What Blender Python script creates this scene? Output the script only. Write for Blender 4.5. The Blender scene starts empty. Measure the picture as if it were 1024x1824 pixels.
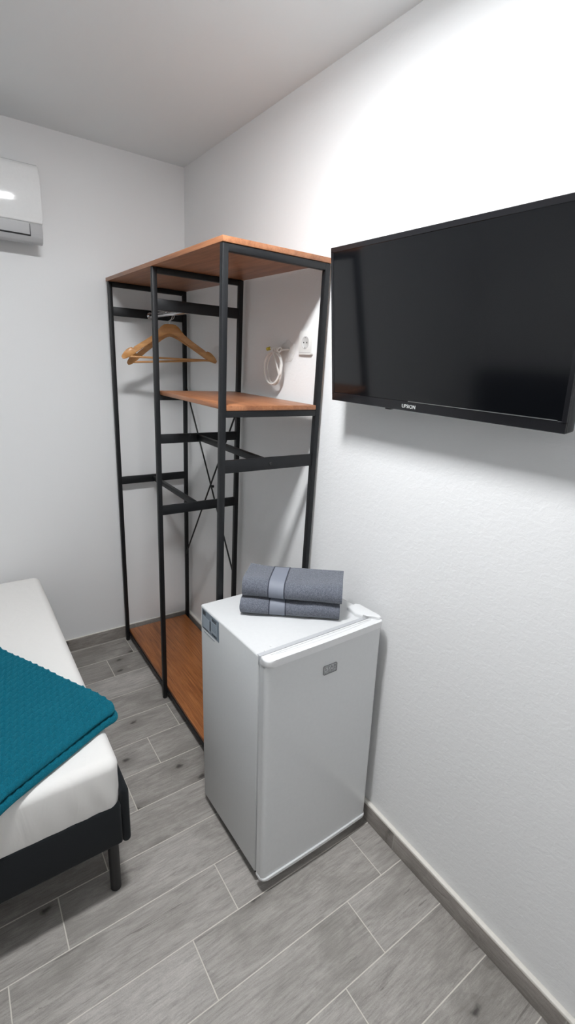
import bpy, bmesh, math, random
from math import sin, cos, pi, radians, sqrt
from mathutils import Vector, Matrix, noise

random.seed(7)
sc = bpy.context.scene
COL = sc.collection

# ---------------------------------------------------------------- camera, light, exposure
ROOM_X0, ROOM_Y0, CEIL = -2.95, -3.05, 2.538
cam_d = bpy.data.cameras.new('camera')
cam_d.sensor_fit = 'VERTICAL'
cam_d.sensor_height = 36.0
cam_d.sensor_width = 36.0
cam_d.lens = 852.47 / 1824 * 36.0
cam_d.clip_start = 0.02
cam = bpy.data.objects.new('camera', cam_d)
COL.objects.link(cam)
cam.matrix_world = (Matrix.Translation((-1.1219, -2.6121, 1.6531))
                    @ Matrix.Rotation(radians(-35.6742), 4, 'Z')
                    @ Matrix.Rotation(radians(90 - 17.549), 4, 'X')
                    @ Matrix.Rotation(radians(3.2662), 4, 'Z'))
sc.camera = cam

world = bpy.data.worlds.new('world')
sc.world = world
world.use_nodes = True
world.node_tree.nodes['Background'].inputs[0].default_value = (0.8, 0.85, 0.9, 1)
world.node_tree.nodes['Background'].inputs[1].default_value = 0.3

LAMP_STRENGTH = 100.0         # the LED light on the ceiling (built at the end)
LAMP_COLOUR = (0.975, 0.992, 1.01, 1)
sc.view_settings.view_transform = 'Standard'
sc.view_settings.look = 'None'
sc.view_settings.gamma = 1.0
sc.view_settings.use_curve_mapping = False
sc.view_settings.exposure = 1.20


# ---------------------------------------------------------------- helpers
def lin(r, g, b):
    def f(c):
        c /= 255.0
        return c / 12.92 if c <= 0.04045 else ((c + 0.055) / 1.055) ** 2.4
    return (f(r), f(g), f(b), 1.0)


class NT:
    """tiny node-tree writer"""
    def __init__(self, name):
        self.m = bpy.data.materials.new(name)
        self.m.use_nodes = True
        self.t = self.m.node_tree
        self.b = self.t.nodes['Principled BSDF']

    def n(self, kind, **kw):
        nd = self.t.nodes.new(kind)
        for k, v in kw.items():
            setattr(nd, k, v)
        return nd

    def link(self, a, b):
        self.t.links.new(a, b)

    def put(self, sock, v):
        if hasattr(v, 'node'):
            self.link(v, sock)
        else:
            sock.default_value = v

    def math(self, op, a, b=0.0, c=0.0):
        nd = self.n('ShaderNodeMath', operation=op)
        self.put(nd.inputs[0], a)
        self.put(nd.inputs[1], b)
        self.put(nd.inputs[2], c)
        return nd.outputs[0]

    def coord(self, which='Object'):
        return self.n('ShaderNodeTexCoord').outputs[which]

    def mapping(self, vec, scale=(1, 1, 1), loc=(0, 0, 0), rot=(0, 0, 0)):
        nd = self.n('ShaderNodeMapping')
        self.link(vec, nd.inputs[0])
        nd.inputs[1].default_value = loc
        nd.inputs[2].default_value = rot
        nd.inputs[3].default_value = scale
        return nd.outputs[0]

    def noise(self, vec, scale, detail=4.0, rough=0.5, dist=0.0, out=0):
        nd = self.n('ShaderNodeTexNoise')
        self.link(vec, nd.inputs['Vector'])
        nd.inputs['Scale'].default_value = scale
        nd.inputs['Detail'].default_value = detail
        nd.inputs['Roughness'].default_value = rough
        nd.inputs['Distortion'].default_value = dist
        return nd.outputs[out]

    def ramp(self, fac, stops):
        nd = self.n('ShaderNodeValToRGB')
        e = nd.color_ramp.elements
        while len(e) < len(stops):
            e.new(0.5)
        for el, (p, c) in zip(e, stops):
            el.position = p
            el.color = c
        self.put(nd.inputs[0], fac)
        return nd.outputs[0]

    def mix(self, fac, a, b, mode='MIX'):
        nd = self.n('ShaderNodeMix', data_type='RGBA', blend_type=mode)
        self.put(nd.inputs[0], fac)
        self.put(nd.inputs[6], a)
        self.put(nd.inputs[7], b)
        return nd.outputs[2]

    def bump(self, h, strength=0.3, dist=0.001, prev=None):
        nd = self.n('ShaderNodeBump')
        nd.inputs['Strength'].default_value = strength
        nd.inputs['Distance'].default_value = dist
        self.link(h, nd.inputs['Height'])
        if prev is not None:
            self.link(prev, nd.inputs['Normal'])
        return nd.outputs[0]

    def set(self, **kw):
        for k, v in kw.items():
            self.put(self.b.inputs[k.replace('_', ' ')], v)
        return self.m


def plain(name, col, rough=0.5, metal=0.0, coat=0.0, spec=0.5, speck=0.0):
    w = NT(name)
    c = w.coord()
    nz = w.noise(c, 90.0, 3)
    dark = tuple(x * (0.94 - speck) for x in col[:3]) + (1,)
    colr = w.mix(nz, dark, col)
    w.set(Base_Color=colr, Roughness=rough, Metallic=metal, Coat_Weight=coat)
    w.b.inputs['Specular IOR Level'].default_value = spec
    return w.m


def obj(name, bm, mat, parent=None, smooth=35, loc=None):
    me = bpy.data.meshes.new(name)
    bmesh.ops.recalc_face_normals(bm, faces=bm.faces[:])
    bm.to_mesh(me)
    bm.free()
    mats = mat if isinstance(mat, (list, tuple)) else [mat]
    for m in mats:
        me.materials.append(m)
    if smooth:
        me.shade_smooth()
        me.set_sharp_from_angle(angle=radians(smooth))
    o = bpy.data.objects.new(name, me)
    COL.objects.link(o)
    if parent is not None:
        o.parent = parent
    if loc is not None:
        o.location = loc
    return o


def empty(name, label, cat, loc=(0, 0, 0), rot=(0, 0, 0), group=None):
    o = bpy.data.objects.new(name, None)
    COL.objects.link(o)
    o.empty_display_size = 0.1
    o.location = loc
    o.rotation_euler = rot
    tag(o, label, cat, group)
    return o


def tag(o, label, cat, group=None):
    o['label'] = label
    o['category'] = cat
    if group:
        o['group'] = group
    return o


def struct(o):
    o['kind'] = 'structure'
    return o


def box(bm, x0, x1, y0, y1, z0, z1, bev=0.0, seg=2, edges=None, mi=0):
    """box added to bm; bev rounds its edges (edges: a test on the two end points)"""
    b = bmesh.new()
    vs = [b.verts.new((x, y, z)) for x in (x0, x1) for y in (y0, y1) for z in (z0, z1)]
    for f in ((0, 1, 3, 2), (4, 6, 7, 5), (0, 4, 5, 1), (2, 3, 7, 6), (0, 2, 6, 4), (1, 5, 7, 3)):
        b.faces.new([vs[i] for i in f])
    if bev > 0:
        es = [e for e in b.edges if edges is None or edges(e.verts[0].co, e.verts[1].co)]
        bmesh.ops.bevel(b, geom=es, offset=bev, segments=seg, profile=0.5, affect='EDGES', clamp_overlap=True)
    merge(bm, b, mi)


def merge(bm, b, mi=None):
    mp = {}
    for v in b.verts:
        mp[v] = bm.verts.new(v.co)
    for f in b.faces:
        try:
            nf = bm.faces.new([mp[v] for v in f.verts])
            nf.material_index = f.material_index if mi is None else mi
        except ValueError:
            pass
    b.free()


def tube(bm, pts, r, seg=10, cap=True, closed=False, mi=0):
    pts = [Vector(p) for p in pts]
    n = len(pts)
    rings = []
    prev = None
    for i, p in enumerate(pts):
        if closed:
            d = pts[(i + 1) % n] - pts[i - 1]
        else:
            d = pts[min(i + 1, n - 1)] - pts[max(i - 1, 0)]
        d.normalize()
        if prev is None:
            u = d.orthogonal().normalized()
        else:
            u = (prev - d * prev.dot(d)).normalized()
        prev = u
        w = d.cross(u)
        rr = r[i] if isinstance(r, (list, tuple)) else r
        rings.append([bm.verts.new(p + (u * cos(2 * pi * k / seg) + w * sin(2 * pi * k / seg)) * rr) for k in range(seg)])
    m = n if closed else n - 1
    for i in range(m):
        A, B = rings[i], rings[(i + 1) % n]
        for k in range(seg):
            f = bm.faces.new((A[k], A[(k + 1) % seg], B[(k + 1) % seg], B[k]))
            f.material_index = mi
    if cap and not closed:
        bm.faces.new(rings[0][::-1]).material_index = mi
        bm.faces.new(rings[-1]).material_index = mi


def sweep_profile(bm, prof, axis, a0, a1, mi=0, n=1):
    """closed 2-D profile swept along x ('x': prof=(y,z)) or y ('y': prof=(x,z)) or z ('z': prof=(x,y))"""
    def P(q, a):
        if axis == 'x':
            return (a, q[0], q[1])
        if axis == 'y':
            return (q[0], a, q[1])
        return (q[0], q[1], a)
    rows = [[bm.verts.new(P(q, a0 + (a1 - a0) * i / n)) for q in prof] for i in range(n + 1)]
    k = len(prof)
    for i in range(n):
        for j in range(k):
            bm.faces.new((rows[i][j], rows[i][(j + 1) % k], rows[i + 1][(j + 1) % k], rows[i + 1][j])).material_index = mi
    bm.faces.new(rows[0][::-1]).material_index = mi
    bm.faces.new(rows[-1]).material_index = mi


def text_bm(body, size, depth=0.0004, spacing=1.0):
    """lettering as a bmesh in the xy plane, centred on the origin"""
    cu = bpy.data.curves.new('lettering', 'FONT')
    cu.body = body
    cu.size = size
    cu.extrude = depth
    cu.align_x = 'CENTER'
    cu.align_y = 'CENTER'
    cu.space_character = spacing
    o = bpy.data.objects.new('lettering', cu)
    COL.objects.link(o)
    dg = bpy.context.evaluated_depsgraph_get()
    me = bpy.data.meshes.new_from_object(o.evaluated_get(dg))
    bm = bmesh.new()
    bm.from_mesh(me)
    bpy.data.objects.remove(o)
    bpy.data.curves.remove(cu)
    bpy.data.meshes.remove(me)
    return bm


def rounded_rect(w, h, r, seg=6):
    pts = []
    for cx, cy, a0 in ((w / 2 - r, h / 2 - r, 0), (-w / 2 + r, h / 2 - r, 90), (-w / 2 + r, -h / 2 + r, 180), (w / 2 - r, -h / 2 + r, 270)):
        for i in range(seg + 1):
            a = radians(a0 + 90 * i / seg)
            pts.append((cx + r * cos(a), cy + r * sin(a)))
    return pts


# ---------------------------------------------------------------- materials
def wall_material(name, col, strength):
    w = NT(name)
    c = w.coord()
    big = w.noise(c, 1.3, 2)
    colr = w.mix(big, tuple(x * 0.97 for x in col[:3]) + (1,), col)
    a = w.noise(w.mapping(c, scale=(1, 0.75, 1.0)), 70.0, 6, 0.62, 0.6)
    b = w.noise(w.mapping(c, scale=(1, 0.7, 1.1)), 26.0, 3, 0.5, 0.4)
    h = w.math('ADD', a, w.math('MULTIPLY', b, 0.8))
    nrm = w.bump(h, strength, 0.004)
    w.set(Base_Color=colr, Roughness=0.75, Normal=nrm)
    w.b.inputs['Specular IOR Level'].default_value = 0.3
    return w.m


M_WALL_R = wall_material('rough_white_plaster', (0.86, 0.86, 0.86, 1), 0.26)
M_WALL = wall_material('smooth_white_plaster', (0.86, 0.86, 0.86, 1), 0.06)
M_CEIL = wall_material('ceiling_paint', (0.885, 0.912, 0.920, 1), 0.05)


def tile_colour(w, c, along, seed_r, seed_c):
    """grey oak-look porcelain: grain that runs along the plank, knots, thin cracks"""
    rnd = w.n('ShaderNodeTexWhiteNoise', noise_dimensions='2D')
    comb = w.n('ShaderNodeCombineXYZ')
    w.put(comb.inputs[0], seed_r)
    w.put(comb.inputs[1], seed_c)
    w.link(comb.outputs[0], rnd.inputs['Vector'])
    shift = w.n('ShaderNodeVectorMath', operation='SCALE')
    w.link(rnd.outputs['Color'], shift.inputs[0])
    shift.inputs['Scale'].default_value = 13.0
    add = w.n('ShaderNodeVectorMath', operation='ADD')
    w.link(c, add.inputs[0])
    w.link(shift.outputs[0], add.inputs[1])
    v = add.outputs[0]
    ax = lambda k: (k, 1, 1) if along == 'x' else (1, k, 1)
    grain = w.noise(w.mapping(v, scale=ax(0.16)), 34.0, 10, 0.70, 1.6)
    fine = w.noise(w.mapping(v, scale=ax(0.07)), 230.0, 5, 0.65, 0.6)
    grit = w.noise(v, 420.0, 3, 0.6)
    cloud = w.noise(w.mapping(v, scale=ax(0.45)), 8.0, 6, 0.62, 1.0)
    base = w.ramp(grain, [(0.30, lin(122, 118, 115)), (0.45, lin(156, 152, 148)), (0.58, lin(174, 170, 166)), (0.75, lin(193, 189, 185))])
    base = w.mix(0.32, base, w.ramp(fine, [(0.33, lin(112, 108, 105)), (0.66, lin(202, 198, 193))]))
    base = w.mix(0.14, base, w.ramp(grit, [(0.35, lin(110, 106, 103)), (0.65, lin(205, 201, 196))]))
    base = w.mix(w.math('MULTIPLY', w.ramp(cloud, [(0.34, (1, 1, 1, 1)), (0.56, (0, 0, 0, 1))]), 0.50), base, lin(118, 114, 110), 'MIX')
    # dark splits along the grain
    crack = w.noise(w.mapping(v, scale=ax(0.13)), 17.0, 7, 0.62, 2.4)
    cm = w.ramp(crack, [(0.665, (0, 0, 0, 1)), (0.70, (1, 1, 1, 1))])
    base = w.mix(w.math('MULTIPLY', cm, 0.55), base, lin(84, 80, 77))
    # knots: small, ragged, darker in the middle, with smoke along the grain
    vor = w.n('ShaderNodeTexVoronoi', voronoi_dimensions='2D')
    warp = w.n('ShaderNodeVectorMath', operation='MULTIPLY_ADD')
    w.link(w.noise(v, 22.0, 4, 0.6, 0.0, 1), warp.inputs[0])
    warp.inputs[1].default_value = (0.045, 0.030, 0.0)
    w.link(v, warp.inputs[2])
    w.link(w.mapping(warp.outputs[0], scale=ax(0.55)), vor.inputs['Vector'])
    vor.inputs['Scale'].default_value = 6.5
    kr = w.n('ShaderNodeSeparateColor')
    w.link(vor.outputs['Color'], kr.inputs[0])
    sel = w.math('GREATER_THAN', kr.outputs[0], 0.45)
    smoke = w.math('MULTIPLY', w.ramp(vor.outputs['Distance'], [(0.02, (1, 1, 1, 1)), (0.30, (0, 0, 0, 1))]), sel)
    base = w.mix(w.math('MULTIPLY', w.math('MULTIPLY', smoke, grain), 1.0), base, lin(96, 92, 88))
    core = w.math('MULTIPLY', w.ramp(vor.outputs['Distance'], [(0.02, (1, 1, 1, 1)), (0.075, (0, 0, 0, 1))]), sel)
    base = w.mix(w.math('MULTIPLY', core, 0.9), base, lin(66, 62, 60))
    # one tint per plank
    sep = w.n('ShaderNodeSeparateColor')
    w.link(rnd.outputs['Color'], sep.inputs[0])
    tint = w.ramp(sep.outputs[1], [(0.0, (0.86, 0.845, 0.825, 1)), (0.5, (1.00, 0.988, 0.968, 1)), (1.0, (1.16, 1.15, 1.135, 1))])
    return w.mix(1.0, base, tint, 'MULTIPLY'), grain


def floor_material():
    w = NT('grey_wood_look_tile')
    c = w.coord()
    s = w.n('ShaderNodeSeparateXYZ')
    w.link(c, s.inputs[0])
    PW, PL = 0.1684, 0.615
    ry = w.math('DIVIDE', w.math('ADD', s.outputs[1], 1.705 + PW * 60), PW)
    row = w.math('FLOOR', ry)
    fy = w.math('FRACT', ry)
    k = w.math('SUBTRACT', row, 60.0)
    sx = w.math('ADD', s.outputs[0], w.math('MULTIPLY_ADD', k, -0.154, 0.573 + PL * 40))
    rx = w.math('DIVIDE', sx, PL)
    colm = w.math('FLOOR', rx)
    fx = w.math('FRACT', rx)
    ex = w.math('MULTIPLY', w.math('MINIMUM', fx, w.math('SUBTRACT', 1.0, fx)), PL)
    ey = w.math('MULTIPLY', w.math('MINIMUM', fy, w.math('SUBTRACT', 1.0, fy)), PW)
    edge = w.math('MINIMUM', ex, ey)
    wob = w.math('MULTIPLY', w.noise(c, 60.0, 2), 0.0008)
    g = w.ramp(w.math('DIVIDE', w.math('ADD', edge, wob), 0.004), [(0.40, (1, 1, 1, 1)), (0.62, (0, 0, 0, 1))])
    base, grain = tile_colour(w, c, 'x', row, colm)
    col = w.mix(g, base, lin(212, 207, 198))
    h = w.math('MULTIPLY', w.math('SUBTRACT', 1.0, g), 1.0)
    n1 = w.bump(h, 0.6, 0.0012)
    n2 = w.bump(grain, 0.12, 0.0012, n1)
    rough = w.math('ADD', w.math('MULTIPLY', g, 0.35), 0.45)
    return w.set(Base_Color=col, Roughness=rough, Normal=n2)


def baseboard_material(along):
    w = NT('grey_wood_look_skirting_' + along)
    c = w.coord()
    s = w.n('ShaderNodeSeparateXYZ')
    w.link(c, s.inputs[0])
    a = s.outputs[0] if along == 'x' else s.outputs[1]
    off = 0.345 if along == 'x' else 1.83
    r = w.math('DIVIDE', w.math('ADD', a, off + 0.6 * 30), 0.6)
    fl, fr = w.math('FLOOR', r), w.math('FRACT', r)
    e = w.math('MULTIPLY', w.math('MINIMUM', fr, w.math('SUBTRACT', 1.0, fr)), 0.6)
    g = w.ramp(w.math('DIVIDE', e, 0.004), [(0.3, (1, 1, 1, 1)), (0.55, (0, 0, 0, 1))])
    base, grain = tile_colour(w, c, along, fl, 3.0)
    base = w.mix(1.0, base, (0.82, 0.80, 0.79, 1), 'MULTIPLY')
    col = w.mix(g, base, lin(170, 166, 160))
    return w.set(Base_Color=col, Roughness=0.5, Normal=w.bump(grain, 0.1, 0.001))


def wood_laminate():
    w = NT('orange_brown_wood_laminate')
    c = w.coord()
    gr = w.noise(w.mapping(c, scale=(1, 0.07, 1)), 38.0, 8, 0.6, 0.9)
    fine = w.noise(w.mapping(c, scale=(1, 0.03, 1)), 260.0, 3, 0.6)
    wave = w.noise(w.mapping(c, scale=(1, 0.16, 1)), 9.0, 3, 0.5, 1.5)
    col = w.ramp(gr, [(0.28, lin(112, 71, 48)), (0.45, lin(147, 98, 67)), (0.58, lin(166, 114, 80)), (0.75, lin(183, 132, 97))])
    col = w.mix(0.3, col, w.ramp(fine, [(0.3, lin(124, 76, 50)), (0.7, lin(184, 122, 82))]))
    col = w.mix(w.math('MULTIPLY', w.ramp(wave, [(0.56, (0, 0, 0, 1)), (0.68, (1, 1, 1, 1))]), 0.35), col, lin(104, 62, 42))
    return w.set(Base_Color=col, Roughness=0.38, Normal=w.bump(fine, 0.05, 0.0005))


def grained_wood():
    w = NT('strongly_grained_orange_wood')
    c = w.coord()
    gr = w.noise(w.mapping(c, scale=(1, 0.055, 1)), 46.0, 10, 0.68, 2.0)
    fine = w.noise(w.mapping(c, scale=(1, 0.025, 1)), 340.0, 4, 0.65)
    wide = w.noise(w.mapping(c, scale=(1, 0.10, 1)), 8.0, 4, 0.55, 2.0)
    col = w.ramp(gr, [(0.30, lin(92, 48, 22)), (0.45, lin(146, 86, 42)), (0.58, lin(172, 108, 58)), (0.75, lin(190, 126, 72))])
    col = w.mix(0.35, col, w.ramp(fine, [(0.35, lin(96, 50, 24)), (0.65, lin(188, 122, 68))]))
    col = w.mix(w.math('MULTIPLY', w.ramp(wide, [(0.50, (0, 0, 0, 1)), (0.66, (1, 1, 1, 1))]), 0.45), col, lin(96, 52, 26))
    return w.set(Base_Color=col, Roughness=0.34, Normal=w.bump(fine, 0.05, 0.0005))


def hanger_wood():
    w = NT('pale_varnished_beech')
    c = w.coord()
    gr = w.noise(w.mapping(c, scale=(0.12, 1, 0.6)), 60.0, 5, 0.55, 0.5)
    col = w.ramp(gr, [(0.3, lin(176, 120, 66)), (0.7, lin(214, 160, 100))])
    return w.set(Base_Color=col, Roughness=0.35)


def fabric(name, c0, c1, scale, strength, dist, rough=0.95, sheen=0.3):
    w = NT(name)
    c = w.coord()
    a = w.noise(c, scale, 3, 0.6)
    v = w.n('ShaderNodeTexVoronoi')
    w.link(c, v.inputs['Vector'])
    v.inputs['Scale'].default_value = scale * 0.8
    h = w.math('ADD', a, v.outputs['Distance'])
    col = w.ramp(w.math('MULTIPLY', h, 0.6), [(0.25, c0), (0.75, c1)])
    w.set(Base_Color=col, Roughness=rough, Normal=w.bump(h, strength, dist), Sheen_Weight=sheen)
    w.b.inputs['Specular IOR Level'].default_value = 0.2
    return w.m


def sheet_material():
    w = NT('white_cotton_sheet')
    c = w.coord()
    a = w.noise(w.mapping(c, scale=(1.2, 1.0, 0.35)), 9.0, 3, 0.5, 1.0)
    b = w.noise(c, 900.0, 2)
    n1 = w.bump(a, 0.32, 0.014)
    n2 = w.bump(b, 0.15, 0.0004, n1)
    w.set(Base_Color=(0.83, 0.815, 0.79, 1), Roughness=0.85, Normal=n2, Sheen_Weight=0.1)
    w.b.inputs['Specular IOR Level'].default_value = 0.2
    return w.m


M_FLOOR = floor_material()
M_BASE_X = baseboard_material('x')
M_BASE_Y = baseboard_material('y')
M_CAP = plain('skirting_grout_cap', lin(238, 234, 226), 0.8, speck=0.08)
M_WOOD = wood_laminate()
M_BLACK = plain('black_powder_coat', (0.0075, 0.0083, 0.0098, 1), 0.48, spec=0.35)
M_RUBBER = plain('black_rubber', (0.012, 0.012, 0.012, 1), 0.7)
M_CHROME = plain('chrome', (0.75, 0.75, 0.76, 1), 0.18, metal=1.0)
M_STEEL = plain('dull_steel', (0.5, 0.5, 0.5, 1), 0.35, metal=1.0)
M_GRAIN = grained_wood()
M_HANG = hanger_wood()
M_FRIDGE = plain('white_painted_steel', (0.685, 0.695, 0.70, 1), 0.33)
M_FRIDGE_DOOR = plain('white_satin_door_steel', (0.73, 0.74, 0.745, 1), 0.17)
M_FRIDGE_TRIM = plain('white_moulded_plastic', (0.76, 0.765, 0.77, 1), 0.3)
M_GASKET = plain('grey_door_gasket', (0.50, 0.51, 0.53, 1), 0.6)
M_LOGO = plain('grey_badge_print', (0.32, 0.325, 0.33, 1), 0.4)
M_LABEL = plain('bluish_grey_label', lin(128, 140, 150), 0.5)
M_LABEL_L = plain('pale_label_panel', lin(160, 170, 180), 0.5)
M_LABEL_D = plain('dark_label_print', lin(42, 48, 56), 0.5)
M_TVB = plain('black_gloss_bezel', (0.010, 0.010, 0.012, 1), 0.18)
M_SCREEN = plain('dark_lcd_screen', (0.003, 0.0034, 0.0045, 1), 0.11, spec=0.60)
M_TVBACK = plain('black_matt_plastic', (0.014, 0.014, 0.015, 1), 0.55)
M_SILVER = plain('silver_print', (0.62, 0.63, 0.62, 1), 0.35)
M_AC = plain('glossy_white_plastic', (0.80, 0.80, 0.795, 1), 0.06)
M_AC_LOW = plain('pale_grey_plastic', (0.46, 0.46, 0.465, 1), 0.35)
M_GAP = plain('dark_gap', (0.02, 0.02, 0.02, 1), 0.8)
M_PLATE = plain('white_socket_plastic', (0.84, 0.84, 0.82, 1), 0.3)
M_CABLE = plain('white_cable_sheath', (0.82, 0.81, 0.78, 1), 0.4)
M_BRASS = plain('yellow_brass_connector', lin(205, 185, 60), 0.3, metal=0.5)
M_PATCH = wall_material('bright_filler', (0.86, 0.86, 0.85, 1), 0.9)
def terry():
    w = NT('grey_terry_cloth')
    c = w.coord()
    a = w.noise(c, 620.0, 2, 0.5)
    b = w.noise(c, 210.0, 3, 0.6)
    h = w.math('ADD', w.math('MULTIPLY', a, 0.65), w.math('MULTIPLY', b, 0.35))
    col = w.ramp(h, [(0.34, lin(78, 82, 92)), (0.50, lin(105, 109, 119)), (0.66, lin(136, 140, 151))])
    w.set(Base_Color=col, Roughness=0.95, Normal=w.bump(h, 0.8, 0.004), Sheen_Weight=0.25)
    w.b.inputs['Specular IOR Level'].default_value = 0.15
    return w.m


M_TOWEL = terry()
M_BAND = plain('flat_woven_band', lin(128, 133, 145), 0.6)
M_STRIPE = plain('dark_woven_stripe', lin(58, 62, 74), 0.7)
M_BED = fabric('charcoal_upholstery', (0.005, 0.0062, 0.0072, 1), (0.013, 0.0155, 0.018, 1), 900.0, 0.4, 0.0008, sheen=0.08)
M_BEDLEG = plain('black_lacquered_leg', (0.010, 0.010, 0.011, 1), 0.5)
M_SHEET = sheet_material()
M_BLANKET = fabric('teal_plush', lin(4, 68, 85), lin(8, 101, 121), 500.0, 0.5, 0.0012, sheen=0.28)
M_BLANKET.node_tree.nodes['Principled BSDF'].inputs['Sheen Tint'].default_value = (0.10, 0.72, 0.85, 1)


# ---------------------------------------------------------------- room
bm = bmesh.new(); box(bm, ROOM_X0 - .1, .1, ROOM_Y0 - .1, .1, -.1, 0)
struct(obj('floor', bm, M_FLOOR, smooth=0))
bm = bmesh.new(); box(bm, ROOM_X0 - .1, .1, ROOM_Y0 - .1, .1, CEIL, CEIL + .1)
struct(obj('ceiling', bm, M_CEIL, smooth=0))
bm = bmesh.new(); box(bm, ROOM_X0 - .1, .1, 0, .1, 0, CEIL)
struct(obj('wall_back', bm, M_WALL, smooth=0))
bm = bmesh.new(); box(bm, 0, .1, ROOM_Y0, 0, 0, CEIL)
wall_right = struct(obj('wall_right', bm, M_WALL_R, smooth=0))
bm = bmesh.new(); box(bm, ROOM_X0 - .1, ROOM_X0, ROOM_Y0, 0, 0, CEIL)
struct(obj('wall_left', bm, M_WALL, smooth=0))
bm = bmesh.new(); box(bm, ROOM_X0 - .1, .1, ROOM_Y0 - .1, ROOM_Y0, 0, CEIL)
struct(obj('wall_front', bm, M_WALL, smooth=0))

# filler smeared round the cable hole in the right wall
bm = bmesh.new()
ring, ctr = [], bm.verts.new((-.0035, -.985, 1.690))
ring2 = []
for i in range(40):
    a = 2 * pi * i / 40
    q = 0.034 * (1 + .35 * noise.noise(Vector((cos(a) * 1.7, sin(a) * 1.7, 3.1))))
    ring.append(bm.verts.new((-.0030, -.993 + cos(a) * q * 1.25, 1.688 + sin(a) * q)))
    ring2.append(bm.verts.new((.001, -.993 + cos(a) * q * 1.5, 1.688 + sin(a) * q * 1.2)))
for i in range(40):
    j = (i + 1) % 40
    bm.faces.new((ctr, ring[i], ring[j]))
    bm.faces.new((ring[i], ring2[i], ring2[j], ring[j]))
struct(obj('plaster_patch', bm, M_PATCH, wall_right))

HB, TB = .072, .010
def skirting(name, bx, mat, capbx):
    b = bmesh.new(); box(b, *bx, bev=.0015)
    o = struct(obj(name, b, mat))
    b = bmesh.new(); box(b, *capbx, bev=.003)
    struct(obj('grout_cap', b, M_CAP, o))
skirting('baseboard_back', (ROOM_X0, 0, -TB, 0, 0, HB), M_BASE_X, (ROOM_X0, 0, -TB * .8, 0, HB, HB + .004))
skirting('baseboard_right', (-.0145, 0, ROOM_Y0, -TB, 0, HB), M_BASE_Y, (-.0160, 0, ROOM_Y0, -TB, HB, HB + .012))
skirting('baseboard_left', (ROOM_X0, ROOM_X0 + TB, ROOM_Y0, -TB, 0, HB), M_BASE_Y, (ROOM_X0, ROOM_X0 + TB * .8, ROOM_Y0, -TB, HB, HB + .004))
skirting('baseboard_front', (ROOM_X0 + TB, -.0165, ROOM_Y0, ROOM_Y0 + TB, 0, HB), M_BASE_X, (ROOM_X0 + TB, -.0165, ROOM_Y0, ROOM_Y0 + TB * .8, HB, HB + .004))

# ---------------------------------------------------------------- open wardrobe rack
rack = empty('clothes_rack', 'black steel open wardrobe rack with orange-brown wooden shelves in the corner', 'wardrobe', (-.218, -.64, 0))
RX, RY = -.218, -.64
XF, XB, T = -.416, -.016, .020
YS = [(-.058, -.038), (-.658, -.638), (-1.238, -1.218)]    # the three upright frames
RTOP = 1.966


def rbox(name, x0, x1, y0, y1, z0, z1, mat=M_BLACK, bev=.0025, parent=None, seg=2):
    b = bmesh.new()
    box(b, x0 - RX, x1 - RX, y0 - RY, y1 - RY, z0, z1, bev, seg)
    return obj(name, b, mat, parent or rack)


for k, (y0, y1) in enumerate(YS):
    for (x0, x1) in ((XF, XF + T), (XB - T, XB)):
        post = rbox('post', x0, x1, y0, y1, .008, RTOP)
        b = bmesh.new()
        cx, cy = (x0 + x1) / 2 - RX, (y0 + y1) / 2 - RY
        tube(b, [(cx, cy, 0), (cx, cy, .003), (cx, cy, .012)], [.0095, .011, .011], 16)
        obj('foot', b, M_RUBBER, post)
    xi0, xi1 = XF + T - .001, XB - T + .001
    rbox('crossbar', xi0, xi1, y0, y1, RTOP - .022, RTOP)
    rbox('crossbar', xi0, xi1, y0 + .002, y1 - .002, .030, .052)
    flat = [(1.815, 1.856), (.965, 1.006)] if k == 0 else [(1.813, 1.855), (1.287, 1.326), (.967, 1.010)] if k == 1 else [(1.285, 1.328)]
    for z0, z1 in flat:
        bar = rbox('crossbar', xi0, xi1, y0 + .003, y1 - .003, z0, z1)
        if k == 2:
            b = bmesh.new()
            tube(b, [(-.218 - RX, y0 + .004 - RY, 1.306), (-.218 - RX, y0 - .000 - RY, 1.306), (-.218 - RX, y0 - .001 - RY, 1.306)], [.007, .006, .003], 12)
            obj('bolt', b, M_RUBBER, bar)
    if k:
        rbox('crossbar', xi0, xi1, y0 + .001, y1 - .001, 1.468, 1.4895)
# rails that tie the frames together
rbox('tie_bar', -.228, -.208, YS[2][1] - .003, YS[1][0] + .003, 1.294, 1.318)
rbox('tie_bar', -.228, -.208, YS[1][1] - .003, YS[0][0] + .003, .974, .998)
rbox('tie_bar', XF + .018, XF + .030, YS[2][1] - .003, YS[0][0] + .003, .030, .050)
rbox('tie_bar', XB - .030, XB - .018, YS[2][1] - .003, YS[0][0] + .003, .030, .050)
# boards
rbox('top_board', XF - .002, XB + .002, -1.241, -.030, RTOP + .0003, RTOP + .0165, M_WOOD, .0012)
rbox('shelf', XF + T + .001, XB - T - .001, -1.2385, -.640, 1.490, 1.506, M_WOOD, .0012)
rbox('bottom_board', XF + T + .001, XB - T - .001, -1.236, -.045, .053, .069, M_GRAIN, .0012)
# thin crossed braces on the wall side
def brace(p, q):
    b = bmesh.new()
    P = [Vector(p), Vector(q)]
    pts = [P[0].lerp(P[1], i / 6) for i in range(7)]
    tube(b, [v - Vector((RX, RY, 0)) for v in pts], .0042, 8)
    return obj('cross_brace', b, M_BLACK, rack)
br = brace((-.0235, -.055, 1.488), (-.0235, -.640, .585))
b = bmesh.new()
tube(b, [(-.032 - RX, -.392 - RY, .998), (-.018 - RX, -.392 - RY, .998)], .007, 12)
obj('bolt', b, M_BLACK, br)
brace((-.0315, -.640, 1.405), (-.0315, -.055, .493))
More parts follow.
